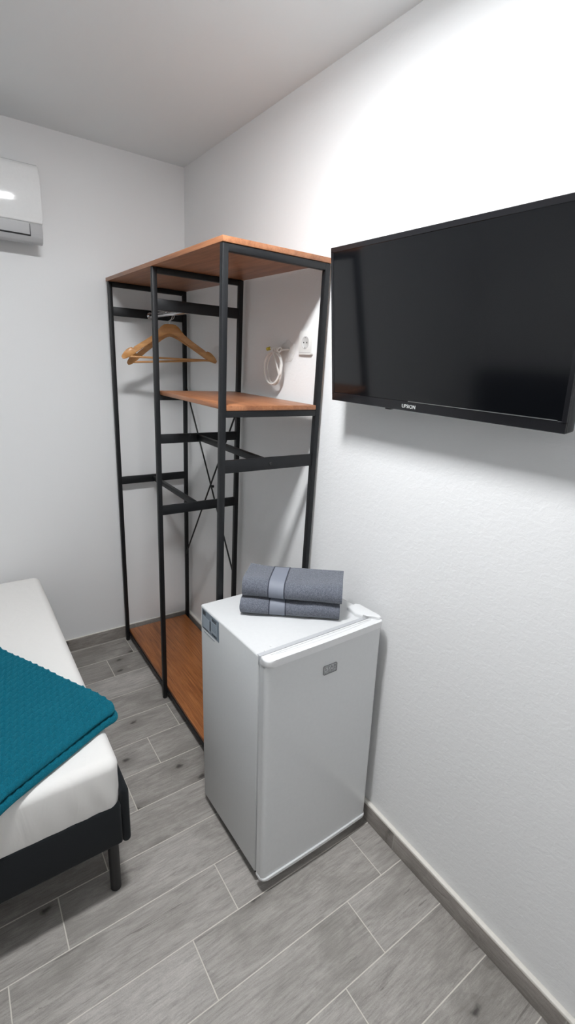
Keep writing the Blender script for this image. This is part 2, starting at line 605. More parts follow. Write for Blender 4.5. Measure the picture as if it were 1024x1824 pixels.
# chrome clothes rail
b = bmesh.new()
tube(b, [(-.218 - RX, YS[0][0] + .004 - RY, 1.830), (-.218 - RX, -.34 - RY, 1.830), (-.218 - RX, YS[1][1] - .004 - RY, 1.830)], .0105, 20)
rail = obj('hanging_rail', b, M_CHROME, rack)
for ya, yb in ((YS[0][0] - .000, YS[0][0] - .008), (YS[1][1], YS[1][1] + .008)):
    b = bmesh.new()
    tube(b, [(-.218 - RX, ya - RY, 1.830), (-.218 - RX, yb - RY, 1.830)], .016, 20)
    obj('rail_socket', b, M_CHROME, rail)


# ---------------------------------------------------------------- two wooden hangers on the rail
# stations along one arm: upper edge (x, z), lower edge (x, z)
ARM = [((0, -.046), (0, -.087)), ((.012, -.046), (.010, -.0885)), ((.026, -.049), (.020, -.0925)), ((.038, -.057), (.030, -.0975)), ((.050, -.071), (.040, -.103)),
       ((.064, -.087), (.052, -.1105)), ((.085, -.104), (.070, -.1225)), ((.110, -.121), (.093, -.1375)), ((.140, -.140), (.122, -.157)), ((.162, -.1545), (.143, -.172)),
       ((.1655, -.1595), (.149, -.1765)), ((.1690, -.1600), (.153, -.179)), ((.174, -.1572), (.159, -.184)), ((.184, -.160), (.168, -.190)), ((.196, -.168), (.180, -.198)),
       ((.208, -.181), (.194, -.206)), ((.216, -.192), (.206, -.2105)), ((.2195, -.2005), (.214, -.2105))]


def make_hanger(name, label, loc, yaw, hl, dz=0.0, roll=0.0):
    root = empty(name, label, 'hanger', loc, (0, roll, yaw), 'wooden hangers on the rail')
    b = bmesh.new()
    th, k = .0064, hl / .22
    rings = []
    st = [((-p[0], p[1]), (-q[0], q[1])) for p, q in ARM[:0:-1]] + ARM
    for p, q in st:
        P, Q = Vector(p), Vector(q)
        yb = -.006 * (abs(p[0]) / .22) ** 2
        ring = []
        for fy, fz in ((-.6, 0), (-1, .10), (-1, .90), (-.6, 1), (.6, 1), (1, .90), (1, .10), (.6, 0)):
            w_ = P.lerp(Q, fz)
            ring.append(b.verts.new((w_.x * k, yb + fy * th, w_.y + dz)))
        rings.append(ring)
    for r0, r1 in zip(rings, rings[1:]):
        for i in range(8):
            b.faces.new((r0[i], r0[(i + 1) % 8], r1[(i + 1) % 8], r1[i]))
    b.faces.new(rings[0][::-1]); b.faces.new(rings[-1])
    obj('shoulder', b, M_HANG, root, smooth=40)
    b = bmesh.new()
    e = hl * .91
    tube(b, [(-e, -.005, -.1985 + dz), (-e * .5, -.004, -.199 + dz), (0, -.003, -.199 + dz), (e * .5, -.004, -.199 + dz), (e, -.005, -.1985 + dz)], .0050, 12)
    obj('trouser_bar', b, M_HANG, root)
    b = bmesh.new()
    R = .0205
    cz = .0105 + .0016 - R
    p = [(0, 0, -.060 + dz), (0, 0, -.048 + dz), (.002, 0, cz - R - .004)]
    for i in range(15):
        a = radians(-75 + 235 * i / 14)
        p.append((R * cos(a), 0, cz + R * sin(a)))
    tube(b, p, .0014, 8)
    obj('hook', b, M_CHROME, root)
    return root


make_hanger('coat_hanger', 'varnished wooden hanger on the rail, nearer of the two to the television', (-.222, -.338, 1.830), radians(-15.5), .2205)
make_hanger('coat_hanger', 'varnished wooden hanger on the rail, the one behind the other', (-.213, -.288, 1.830), radians(-19.0), .208, -.013, -.075)

# ---------------------------------------------------------------- small fridge
FW, FD, FDD, FH, FB, FDB = .455, .381, .0413, .8385, .030, .035
fridge = empty('mini_fridge', 'small white fridge standing on the floor beside the wardrobe rack', 'fridge',
               (-.4919, -1.2875, 0.0), (-.0406, 0, .0073))
b = bmesh.new()
box(b, 0, FW, -FD + .006, 0, FB, FH, .006, 3)
body = obj('body', b, M_FRIDGE, fridge)
# gasket between body and door
b = bmesh.new(); box(b, .010, FW - .010, -FD - .004, -FD + .010, FDB + .012, FH - .014, .002)
obj('gasket', b, M_GASKET, fridge)
# recessed edge on the body top
b = bmesh.new(); box(b, .002, FW - .002, -FD - .001, -FD + .014, FH - .030, FH + .0006, .0005)
obj('front_strip', b, M_GASKET, body)
# door: a slab with rounded front verticals
YF = -FD - FDD
b = bmesh.new()
prof = [(0.0, -FD - .003), (0.0, YF + .016)]
for i in range(7):
    a = radians(180 + 90 * i / 6)
    prof.append((.013 + .013 * cos(a), YF + .0165 + .013 * sin(a)))
for i in range(1, 12):
    x = .013 + (FW - .026) * i / 12
    prof.append((x, YF + .0035 - .002 * sin(pi * i / 12)))
for i in range(7):
    a = radians(270 + 90 * i / 6)
    prof.append((FW - .013 + .013 * cos(a), YF + .0165 + .013 * sin(a)))
prof += [(FW, -FD - .003)]
sweep_profile(b, prof, 'z', FDB + .004, FH - .012)
door = obj('door', b, M_FRIDGE_DOOR, fridge)


def lip(z0, z1, out, name, groove):
    """moulded cap along the top / bottom of the door, bowed, with round ends"""
    b = bmesh.new()
    pr = [(-.001, -FD - .008 if groove else -FD - .003)]
    yf = YF - out
    r = .020
    for i in range(9):
        a = radians(180 + 90 * i / 8)
        pr.append((-.002 + r + r * cos(a), yf + r + r * sin(a)))
    for i in range(1, 12):
        x = r + (FW - 2 * r) * i / 12
        pr.append((x, yf - .0025 * sin(pi * i / 12)))
    for i in range(9):
        a = radians(270 + 90 * i / 8)
        pr.append((FW + .002 - r + r * cos(a), yf + r + r * sin(a)))
    pr.append((FW + .001, -FD - .008 if groove else -FD - .003))
    sweep_profile(b, pr, 'z', z0, z1)
    es = [e for e in b.edges if abs(e.verts[0].co.z - e.verts[1].co.z) < 1e-6 and e.verts[0].co.y < -FD - .012]
    bmesh.ops.bevel(b, geom=es, offset=min(.0045, (z1 - z0) * .35), segments=3, profile=.5, affect='EDGES')
    return obj(name, b, M_FRIDGE_TRIM, door, smooth=40)


top_lip = lip(FH - .018, FH + .004, .004, 'top_grip', True)
lip(FDB - .002, FDB + .009, .002, 'bottom_trim', False)
# shallow hand recess line on top of the grip
b = bmesh.new()
pts = []
for i in range(41):
    t = i / 40
    x = .040 + (FW - .075) * t
    y = YF + .0235 - .010 * sin(pi * t) ** .6
    pts.append((x, y, FH + .0038))
tube(b, pts, .0018, 8)
obj('grip_edge', b, M_FRIDGE_TRIM, top_lip)
b = bmesh.new()
box(b, .030, FW - .040, YF + .0245, YF + .0300, FH + .0036, FH + .0062, .0012)
obj('grip_edge', b, M_FRIDGE_TRIM, top_lip)
# hinge cover
b = bmesh.new()
hp = [(.405, -.300), (.445, -.296), (.4565, -.310), (.4575, -.402), (.453, -.414), (.440, -.415), (.432, -.404), (.418, -.384), (.405, -.375), (.396, -.350)]
sweep_profile(b, hp, 'z', FH - .001, FH + .013)
bmesh.ops.bevel(b, geom=[e for e in b.edges if min(e.verts[0].co.z, e.verts[1].co.z) > FH + .010], offset=.005, segments=3, profile=.5, affect='EDGES')
obj('hinge_cover', b, M_FRIDGE_TRIM, fridge)
for x, y in ((.030, -.365), (.058, -.352)):
    b = bmesh.new(); tube(b, [(x, y, FH - .001), (x, y, FH + .0012), (x, y, FH + .002)], [.004, .0036, .002], 12)
    obj('screw_cap', b, M_FRIDGE_TRIM, fridge)
# feet: the front pair is screwed further out, so the fridge leans back a little
for x in (.045, FW - .045):
    for y, zb in ((-.345, -.0140), (-.035, -.0014)):
        b = bmesh.new()
        tube(b, [(x, y, zb), (x, y, zb + .006), (x, y, zb + .008), (x, y, FB + .002)], [.016, .016, .008, .008], 16)
        obj('foot', b, M_RUBBER, fridge)
b = bmesh.new(); box(b, .006, FW - .006, -FD + .012, -.010, FB - .012, FB + .004, .002)
obj('plinth', b, M_RUBBER, fridge)
# door badge: two rows of rounded letter boxes
badge = empty('badge', '', '', (.234, YF + .0005, .7385), (pi / 2, 0, 0))
del badge['label']; del badge['category']
badge.parent = door
YB = .0019
b = bmesh.new()
o_, i_ = rounded_rect(.054, .031, .004), rounded_rect(.0516, .0286, .003)
ov = [b.verts.new((x, y, YB)) for x, y in o_]; iv = [b.verts.new((x, y, YB)) for x, y in i_]
ov2 = [b.verts.new((x, y, YB - .003)) for x, y in o_]; iv2 = [b.verts.new((x, y, YB - .003)) for x, y in i_]
for i in range(len(o_)):
    j = (i + 1) % len(o_)
    b.faces.new((ov[i], ov[j], iv[j], iv[i])); b.faces.new((ov[i], ov2[i], ov2[j], ov[j])); b.faces.new((iv[i], iv[j], iv2[j], iv2[i]))
obj('badge_outline', b, M_LOGO, badge)
for body_, dy, sp in (('STAR', .0062, 1.12), ('LIGHT', -.0062, 1.12)):
    b = text_bm(body_, .0165, .0007, sp)
    xs = [v.co.x for v in b.verts]; ys = [v.co.y for v in b.verts]
    k = .0465 / (max(xs) - min(xs)); ky = .0106 / (max(ys) - min(ys))
    cx, cy = (max(xs) + min(xs)) / 2, (max(ys) + min(ys)) / 2
    for v in b.verts:
        v.co = Vector(((v.co.x - cx) * k, (v.co.y - cy) * ky + dy, v.co.z + YB - .0002))
    obj('badge_lettering', b, M_LOGO, badge, smooth=0)
# information sticker on the left side
b = bmesh.new(); box(b, -.0006, .0005, -.136, -.012, .757, .831)
st = obj('information_sticker', b, M_LABEL, fridge, smooth=0)
for (y0, y1, z0, z1, m) in ((-.122, -.080, .769, .822, M_LABEL_L), (-.070, -.020, .763, .806, M_LABEL_L), (-.040, -.018, .812, .826, M_LABEL_D),
                            (-.120, -.086, .814, .824, M_LABEL_D), (-.076, -.070, .770, .806, M_LABEL_D), (-.062, -.022, .760, .7625, M_LABEL_D)):
    b = bmesh.new(); box(b, -.0011, -.0004, y0, y1, z0, z1)
    obj('sticker_print', b, m, st, smooth=0)
for i in range(4):
    b = bmesh.new(); box(b, -.0015, -.0004, -.118 + i * .009, -.114 + i * .009, .762, .770)
    obj('sticker_print', b, M_LABEL_D, st, smooth=0)
for i in range(5):
    b = bmesh.new(); box(b, -.0015, -.0004, -.116, -.086, .806 - i * .006, .808 - i * .006)
    obj('sticker_print', b, M_LABEL, st, smooth=0)
b = bmesh.new(); box(b, -.0006, .0005, -.104, -.024, .7455, .7475)
obj('sticker_edge', b, M_LABEL, fridge, smooth=0)


# ---------------------------------------------------------------- folded towels on the fridge
def u_sheet(D, T, tl, v0, jit):
    """closed outline (v,z) of one terry sheet folded round the front"""
    R = T / 2 - tl / 2
    path = []
    for i in range(9):
        path.append((D - jit - (D - jit - T / 2) * i / 8, tl / 2 + v0))
    for i in range(1, 13):
        a = -pi / 2 - pi * i / 13
        path.append((T / 2 + R * cos(a) * 1.0, T / 2 + R * sin(a) + v0))
    for i in range(9):
        path.append((T / 2 + (D - jit * .3 - T / 2) * i / 8, T - tl / 2 + v0))
    n = len(path)
    A, B = [], []
    for i in range(n):
        a, c = Vector(path[max(i - 1, 0)]), Vector(path[min(i + 1, n - 1)])
        d = (c - a).normalized(); nn = Vector((-d.y, d.x))
        A.append(Vector(path[i]) + nn * tl / 2); B.append(Vector(path[i]) - nn * tl / 2)
    return A + B[::-1]


def make_towel(label, loc, rz, L, D, T, seed, band):
    root = empty('towel', label, 'towel', loc, (-.0406 * .76, -.0406 * .65, rz), 'folded grey towels')
    tl = .0150

    def wob(x, y, z):
        s = Vector((x * 9 + seed, y * 9, z * 14))
        k = noise.noise(s) * .0060 * min(1, max(0, z) / .02 + .05)
        sag = -.004 * sin(pi * x / L) ** 2 * (z / T)
        return Vector((x + noise.noise(s + Vector((7, 0, 0))) * .003, y + k, z + k * .8 + sag))

    def sheet(b, prof, x0, x1, n, off=0.0, mi=lambda t: 0):
        rows = []
        for i in range(n + 1):
            t = i / n
            x = x0 + (x1 - x0) * t
            e = min(i, n - i)
            sh = .0018 if e == 0 else 0
            rows.append([b.verts.new(wob(x, q[0], q[1])) for q in prof])
        k = len(prof)
        for i in range(n):
            for j in range(k):
                f = b.faces.new((rows[i][j], rows[i][(j + 1) % k], rows[i + 1][(j + 1) % k], rows[i + 1][j]))
                f.material_index = mi((i + .5) / n)
        for row in (rows[0], rows[-1]):
            f = b.faces.new(row)
            bmesh.ops.triangulate(b, faces=[f])
    b = bmesh.new()
    sheet(b, u_sheet(D, T, tl, 0, .004), 0, L, 40)
    inner = [Vector((q.x + tl * 1.03, q.y + tl)) for q in u_sheet(D - tl * 1.03, T - 2 * tl, (T - 2 * tl) / 2 - .0016, 0, .009)]
    sheet(b, inner, .003, L - .005, 40)
    bmesh.ops.remove_doubles(b, verts=b.verts[:], dist=1e-6)
    obj('terry_body', b, M_TOWEL, root, smooth=60)
    # flat woven band with a dark stripe each side, wrapped round the outer sheet
    b = bmesh.new()
    x0, x1 = band
    out = u_sheet(D, T, tl, 0, .004)
    half = out[:len(out) // 2]
    cx = Vector((D / 2, T / 2))
    rows = []
    xs = [x0, x0 + .004, x0 + .0041, x0 + .016, x0 + .028, x1 - .0041, x1 - .004, x1]
    for x in xs:
        row = []
        for i, q in enumerate(out[:len(out) // 2]):
            a, c = out[max(i - 1, 0)], out[min(i + 1, len(out) // 2 - 1)]
            d = (c - a).normalized(); nn = Vector((-d.y, d.x))
            if (q + nn * .001 - cx).length < (q - cx).length:
                nn = -nn
            p = wob(x, q.x, q.y)
            row.append(b.verts.new(p + Vector((0, nn.x, nn.y)) * .0013))
        rows.append(row)
    for i in range(len(xs) - 1):
        for j in range(len(rows[0]) - 1):
            f = b.faces.new((rows[i][j], rows[i][j + 1], rows[i + 1][j + 1], rows[i + 1][j]))
            f.material_index = 1 if i in (0, len(xs) - 2) else 0
    o = obj('woven_band', b, [M_BAND, M_STRIPE], root, smooth=60)
    md = o.modifiers.new('thick', 'SOLIDIFY'); md.thickness = .0012; md.offset = -1
    return root


Mf = Matrix.Translation((-.4919, -1.2875, 0)) @ Matrix.Rotation(.0073, 4, 'Z') @ Matrix.Rotation(-.0406, 4, 'X')
def on_fridge(x, y, z):
    return Mf @ Vector((x, y, FH + z))
make_towel('folded grey bath towel with a flat band, lower one lying on the fridge top', on_fridge(.075, -.142, .0012), radians(-40.2), .325, .150, .056, 1.0, (.092, .150))
make_towel('folded grey bath towel with a flat band, upper one of the stack', on_fridge(.084, -.134, .0550), radians(-42.5), .328, .150, .066, 5.0, (.085, .143))

# ---------------------------------------------------------------- television
yaw, tilt = radians(-.417), radians(6.716)
u = Vector((-sin(yaw), -cos(yaw), 0))                      # along the screen, away from the rack
nrm = Vector((-cos(yaw), sin(yaw), 0))
v = Vector((nrm.x * sin(tilt), nrm.y * sin(tilt), cos(tilt)))
nn = u.cross(v)                                            # out of the screen or into the wall
if nn.x > 0:
    nn = -nn
TW, THh = .737, .434
BL = Vector((-.0973, -1.3970, 1.5394))
ctr = BL + u * TW / 2 + v * THh / 2
tv = empty('television', 'black flat screen television mounted on the right wall above the fridge', 'television')
# local axes: x along the screen, y into the wall, z up the screen
tv.matrix_world = Matrix.Translation(ctr) @ Matrix((u, -nn, v)).transposed().to_4x4()
hw, hh = TW / 2, THh / 2
bm = bmesh.new()
box(bm, -hw, hw, .0, .034, -hh, hh, .004, 3)
case = obj('casing', bm, M_TVB, tv)
bm = bmesh.new()
box(bm, -hw * .72, hw * .72, .033, .058, -hh * .86, hh * .35, .012, 3)
obj('rear_housing', bm, M_TVBACK, tv)
bm = bmesh.new()
box(bm, -hw + .011, hw - .011, -.0008, .004, -hh + .026, hh - .014, .0006, 1)
obj('screen', bm, M_SCREEN, tv)
bm = bmesh.new()                                          # bezel faces stand a little proud of the glass
for bx_ in ((-hw + .001, hw - .001, -.0022, .003, hh - .0145, hh - .001), (-hw + .001, hw - .001, -.0022, .003, -hh + .001, -hh + .0255),
            (-hw + .001, -hw + .0115, -.0022, .003, -hh + .02, hh - .01), (hw - .0115, hw - .001, -.0022, .003, -hh + .02, hh - .01)):
    box(bm, *bx_, bev=.0008, seg=1)
bz = obj('bezel', bm, M_TVB, tv)
bm = bmesh.new(); box(bm, -.05, hw - .02, -.0032, -.001, -hh + .0258, -hh + .0272)
obj('trim_line', bm, M_STEEL, tv, smooth=0)
bm = text_bm('UPSION', .014, .0005, 1.0)
xs = [q.co.x for q in bm.verts]; ys = [q.co.y for q in bm.verts]
for q in bm.verts:
    q.co = Vector(((q.co.x - min(xs)) * .046 / (max(xs) - min(xs)) - .070, -.0028 - q.co.z, (q.co.y - min(ys)) * .0095 / (max(ys) - min(ys)) - hh + .0085))
obj('brand_lettering', bm, M_SILVER, tv, smooth=0)
bm = bmesh.new(); box(bm, -.140, -.118, .004, .016, -hh - .004, -hh + .002, .0015)
obj('receiver_window', bm, M_TVBACK, tv)
# bracket: plate on the wall and two arms
inv = tv.matrix_world.inverted()
bm = bmesh.new()
def wbox(x0, x1, y0, y1, z0, z1):
    b = bmesh.new(); box(b, x0, x1, y0, y1, z0, z1, .001, 1)
    for q in b.verts:
        q.co = inv @ q.co
    merge(bm, b, 0)
wbox(-.006, -.0005, -1.90, -1.64, 1.66, 1.88)
wbox(-.052, -.004, -1.86, -1.83, 1.66, 1.88)
wbox(-.052, -.004, -1.71, -1.68, 1.66, 1.88)
obj('wall_bracket', bm, M_TVBACK, tv)

# ---------------------------------------------------------------- air conditioner on the back wall
ac = empty('air_conditioner', 'white split air conditioner unit high on the back wall', 'air conditioner', (-1.094, 0, 2.06))
AX, AZ = -1.105, 2.06
hx = .400
bm = bmesh.new()
prof = [(-.001, 2.345), (-.120, 2.345), (-.160, 2.330), (-.176, 2.30), (-.180, 2.20), (-.185, 2.135), (-.190, 2.122), (-.191, 2.095), (-.186, 2.075), (-.172, 2.058), (-.150, 2.052), (-.075, 2.062), (-.001, 2.085)]
sweep_profile(bm, [(y * .72, z + .011 - AZ) for y, z in prof], 'x', -hx, hx)
bmesh.ops.bevel(bm, geom=[e for e in bm.edges if abs(abs(e.verts[0].co.x) - hx) < 1e-5 and abs(abs(e.verts[1].co.x) - hx) < 1e-5], offset=.004, segments=2, profile=.5, affect='EDGES')
obj('body', bm, M_AC_LOW, ac)
bm = bmesh.new()
prof = [(-.110, 2.349), (-.160, 2.346), (-.184, 2.339), (-.194, 2.330)]
for i in range(15):
    z = 2.320 - (2.320 - 2.131) * i / 14
    prof.append((-.200 + (z - 2.26) ** 2 / 3.6, z))
prof += [(-.191, 2.128), (-.180, 2.128), (-.180, 2.20), (-.165, 2.32), (-.110, 2.343)]
sweep_profile(bm, [(y * .72, z + .011 - AZ) for y, z in prof], 'x', -hx - .002, hx + .002)
bmesh.ops.bevel(bm, geom=[e for e in bm.edges if abs(abs(e.verts[0].co.x) - hx - .002) < 1e-5 and abs(abs(e.verts[1].co.x) - hx - .002) < 1e-5 and e.verts[0].co.y < -.075], offset=.0035, segments=3, profile=.5, affect='EDGES')
obj('front_panel', bm, M_AC, ac, smooth=25)
bm = bmesh.new()
gap = [(-.1897, 2.124), (-.1925, 2.095), (-.189, 2.0775), (-.180, 2.080), (-.182, 2.115)]
sweep_profile(bm, [(y * .72, z + .011 - AZ) for y, z in gap], 'x', -hx + .047, hx - .047)
obj('louver_gap', bm, M_GAP, ac)
bm = bmesh.new()
fl = [(-.1975, 2.1265), (-.1955, 2.100), (-.1915, 2.0835), (-.188, 2.0835), (-.188, 2.1265)]
sweep_profile(bm, [(y * .72, z + .011 - AZ) for y, z in fl], 'x', -hx + .050, hx - .050)
obj('louver', bm, M_AC_LOW, ac)

# ---------------------------------------------------------------- wall socket and coiled cable
sk = empty('wall_socket', 'white single power socket on the right wall behind the rack', 'socket', (0, -1.113, 1.719))
bm = bmesh.new()
pr = rounded_rect(.080, .084, .004)
sweep_profile(bm, pr, 'z', 0, .009)
bmesh.ops.bevel(bm, geom=[e for e in bm.edges if e.verts[0].co.z > .008 and e.verts[1].co.z > .008], offset=.003, segments=2, profile=.5, affect='EDGES')
R_ = Matrix(((0, 0, -1), (-1, 0, 0), (0, 1, 0)))           # local xy -> wall yz, z -> out of the wall
def to_wall(bm):
    for q in bm.verts:
        q.co = R_ @ q.co
    return bm
obj('cover_plate', to_wall(bm), M_PLATE, sk)
bm = bmesh.new()                                           # round well: rim, wall and floor
SEG = 32
prof = [(.0235, .0088), (.0235, .0102), (.0205, .0102), (.0195, .0040), (.0001, .0036)]
prof = [(.0225, .0085), (.0225, .0098), (.0198, .0098), (.0190, .0092), (.0188, .0091), (.0004, .0091)]
rows = [[bm.verts.new((r * cos(2 * pi * k / SEG), r * sin(2 * pi * k / SEG), z)) for k in range(SEG)] for r, z in prof]
for i in range(len(rows) - 1):
    for k in range(SEG):
        bm.faces.new((rows[i][k], rows[i][(k + 1) % SEG], rows[i + 1][(k + 1) % SEG], rows[i + 1][k]))
bm.faces.new(rows[-1])
obj('socket_well', to_wall(bm), plain('socket_well_plastic', (0.62, 0.62, 0.61, 1), 0.4), sk)
for s in (-1, 1):
    bm = bmesh.new(); tube(bm, [(s * .0095, 0, .0090), (s * .0095, 0, .0096)], .0026, 12)
    obj('pin_hole', to_wall(bm), M_GAP, sk)
    bm = bmesh.new(); box(bm, -.002, .002, s * .0178 - .002, s * .0178 + .002, .009, .0108, .0005, 1)
    obj('earth_clip', to_wall(bm), M_STEEL, sk)
bm = bmesh.new(); box(bm, -.034, .034, -.0345, -.0335, .0085, .0094)
obj('plate_seam', to_wall(bm), M_AC_LOW, sk)

cable = empty('coiled_cable', 'white coiled cable hanging out of the right wall beside the socket', 'cable', (0, -.975, 1.692))
def cpt(x, y, z):
    return Vector((x, y + .975, z - 1.692))
pts = [cpt(.004, -1.006, 1.694), cpt(-.010, -1.000, 1.694), cpt(-.020, -.985, 1.692), cpt(-.026, -.968, 1.689)]
for i in range(61):
    t = i / 60
    a = radians(60) - 2 * pi * 2.25 * t
    ry_, rz_ = .054 + .006 * t, .062 + .004 * sin(4 * pi * t)
    pts.append(cpt(-.030 - .010 * sin(2 * pi * t) - .006 * t, -.942 - ry_ * cos(a), 1.624 + rz_ * sin(a)))
pts += [cpt(-.040, -.938, 1.694), cpt(-.038, -.926, 1.696)]
sm = []
for i in range(len(pts) - 1):
    sm.append(pts[i])
    sm.append(pts[i].lerp(pts[i + 1], .5))
sm.append(pts[-1])
bm = bmesh.new(); tube(bm, sm, .0043, 10)
obj('cord', bm, M_CABLE, cable, smooth=80)
bm = bmesh.new()
wr = []
for i in range(49):
    t = i / 48
    a = 2 * pi * 5 * t
    wr.append(cpt(-.033 + .0085 * cos(a), -.985 + .052 * t, 1.6905 + .0085 * sin(a)))
tube(bm, wr, .0031, 8)
obj('wrap', bm, M_CABLE, cable, smooth=80)
bm = bmesh.new()
p0, p1 = cpt(-.038, -.927, 1.696), cpt(-.040, -.904, 1.692)
tube(bm, [p0, p0.lerp(p1, .3), p0.lerp(p1, .32), p1], [.0050, .0050, .0068, .0068], 10)
obj('connector', bm, M_BRASS, cable)

# ---------------------------------------------------------------- bed
BX0, BX1, BYF, BYB = -2.80, -.850, -1.476, -.060
bed = empty('bed', 'charcoal upholstered bed frame standing at the left on black legs', 'bed', (-1.8, -.77, 0))
def bbox(name, x0, x1, y0, y1, z0, z1, bev, mat=M_BED, seg=3, parent=None):
    b = bmesh.new(); box(b, x0 + 1.8, x1 + 1.8, y0 + .77, y1 + .77, z0, z1, bev, seg)
    return obj(name, b, mat, parent or bed)
bbox('side_rail', BX0, BX1, BYF, BYF + .032, .222, .376, .009)
bbox('side_rail', BX0, BX1, BYB - .032, BYB, .222, .376, .009)
bbox('foot_rail', BX1 + .0005, BX1 + .0265, BYF + .004, BYB, .212, .418, .012, seg=4)
bbox('headboard', BX0 - .085, BX0 - .001, BYF - .01, BYB + .01, .10, 1.02, .025, seg=4)
bbox('slat_base', BX0 + .01, BX1 - .01, BYF + .034, BYB - .034, .325, .349, .004, M_RUBBER)
for x, y in ((-.872, -1.432), (-.872, -.110), (-2.74, -1.432), (-2.74, -.110)):
    b = bmesh.new()
    X, Y = x + 1.8, y + .77
    tube(b, [(X, Y, 0), (X, Y, .002), (X, Y, .12), (X, Y, .226)], [.0150, .0165, .0165, .0165], 24)
    obj('leg', b, M_BEDLEG, bed)

# mattress with a fitted sheet
bm = bmesh.new()
mx0, mx1, my0, my1, mz0, mz1 = BX0 + .005, -.848, -1.474, -.085, .352, .540
NX, NY = 130, 96
def matt_pt(fx, fy, fz):
    """rounded-box mapping: fx, fy in [-1,1], fz in [0,1] (0 = bottom)"""
    return fx, fy, fz
def superbox(bm, x0, x1, y0, y1, z0, z1, rh, rv, nx, ny, nz, disp):
    """closed rounded box; rh = corner radius in plan, rv = radius of top and bottom edges"""
    per = []
    # plan outline
    def arc(cx, cy, a0, n=8):
        return [(cx + rh * cos(radians(a0 + 90 * i / n)), cy + rh * sin(radians(a0 + 90 * i / n)), cos(radians(a0 + 90 * i / n)), sin(radians(a0 + 90 * i / n))) for i in range(n + 1)]
    def seg_(xa, ya, xb, yb, n, nx_, ny_):
        return [(xa + (xb - xa) * i / n, ya + (yb - ya) * i / n, nx_, ny_) for i in range(1, n)]
    per += arc(x1 - rh, y1 - rh, 0)
    per += seg_(x1 - rh, y1, x0 + rh, y1, nx, 0, 1)
    per += arc(x0 + rh, y1 - rh, 90)
    per += seg_(x0, y1 - rh, x0, y0 + rh, ny, -1, 0)
    per += arc(x0 + rh, y0 + rh, 180)
    per += seg_(x0 + rh, y0, x1 - rh, y0, nx, 0, -1)
    per += arc(x1 - rh, y0 + rh, 270)
    per += seg_(x1, y0 + rh, x1, y1 - rh, ny, 1, 0)
    levels = []
    for i in range(7):
        a = radians(-90 + 90 * i / 6)
        levels.append((rv * .55 * (1 - cos(a)), z0 + rv * .55 * (1 + sin(a))))
    for i in range(1, nz):
        levels.append((0, z0 + rv * .55 + (z1 - rv - z0 - rv * .55) * i / nz))
    for i in range(9):
        a = radians(90 * i / 8)
        levels.append((rv * (1 - cos(a)), z1 - rv + rv * sin(a)))
    rows = []
    for ins, z in levels:
        rows.append([bm.verts.new(disp(Vector((x - a * ins, y - c * ins, z)), Vector((a, c, 0)))) for x, y, a, c in per])
    k = len(per)
    for i in range(len(rows) - 1):
        for j in range(k):
            bm.faces.new((rows[i][j], rows[i][(j + 1) % k], rows[i + 1][(j + 1) % k], rows[i + 1][j]))
    # top: shrink rings to the middle
    cxm, cym = (x0 + x1) / 2, (y0 + y1) / 2
    prev = rows[-1]
    for s in (.97, .92, .85, .7, .5, .25):
        ring = []
        for x, y, a, c in per:
            X, Y = x - a * rv, y - c * rv
            ring.append(bm.verts.new(disp(Vector((cxm + (X - cxm) * s, cym + (Y - cym) * s, z1)), Vector((0, 0, 1)))))
        for j in range(k):
            bm.faces.new((prev[j], prev[(j + 1) % k], ring[(j + 1) % k], ring[j]))
        prev = ring
    bm.faces.new(prev)
    bm.faces.new(rows[0][::-1])
def mdisp(p, n):
    q = Vector((p.x * 3.0, p.y * 3.0, p.z * 5.0))
    t = max(0, min(1, (p.z - .35) / .19))
    bulge = .004 * sin(pi * t) if abs(n.z) < .5 else 0
    d = noise.noise(q) * .0025 + bulge
    # gathered folds of the sheet near the foot corner
    if abs(n.z) < .5:
        cd = (Vector((p.x, p.y)) - Vector((-.85, -1.475))).length
        w = max(0, 1 - cd / .30)
        s_ = (p.x - p.y)
        d += w * sin(pi * min(1, t * 1.15)) * .0035 * sin(s_ * 95 + p.z * 22)
        d -= (1 - t) ** 2 * .006
    return p + n * d
superbox(bm, mx0, mx1, my0, my1, mz0, mz1, .032, .030, 120, 90, 10, mdisp)
tag(obj('mattress', bm, M_SHEET, smooth=60), 'thick mattress in a white fitted sheet on the charcoal bed', 'mattress')


# ---------------------------------------------------------------- teal blanket thrown across the bed
CT = Vector((-.782, -1.304))
ea = Vector((-.482, .876)); eb = Vector((-.876, -.482))
def cloth_at(px, py, h):
    """point at height h over the cloth's lower side, following the mattress and its front edge"""
    zt = mz1 + .0015
    x, y, z, n = px, py, zt, Vector((0, 0, 1))
    R = .080
    e = my0 - .006
    if py < e:
        s = e - py
        a = min(s / R, pi / 2)
        rest = max(0, s - R * pi / 2)
        y = e - (R + .002) * sin(a); z = zt - R + R * cos(a) - rest
        n = Vector((0, -sin(a), cos(a)))
    if px > mx1 - .030:
        s = px - (mx1 - .030)
        z -= 2.2 * s * s
    p = Vector((x, y, z)) + n * h
    return p, n


def emboss(P):
    """braided plush relief: staggered pads, each rising to one crisp side"""
    W, H = .0190, .0300
    c = (P.x * .993 - P.y * .12) / W
    c += .16 * noise.noise(Vector((P.x * 21, P.y * 21, .7)))
    i = math.floor(c)
    fx = c - i
    r = (P.x * .12 + P.y * .993) / H + (0.5 if int(i) % 2 else 0.0) + .10 * sin(fx * 2 * pi)
    fy = r - math.floor(r)
    rise = fx ** 1.8 if fx < .86 else .86 ** 1.8 * (1 - (fx - .86) / .14)
    dy = fy * 2 - 1
    amp = 1 + .55 * noise.noise(Vector((P.x * 16, P.y * 16, 4.2)))
    return amp * max(0, 1 - abs(dy) ** 4) ** .6 * (.12 + .88 * rise / .76) * (.8 + .2 * fy)


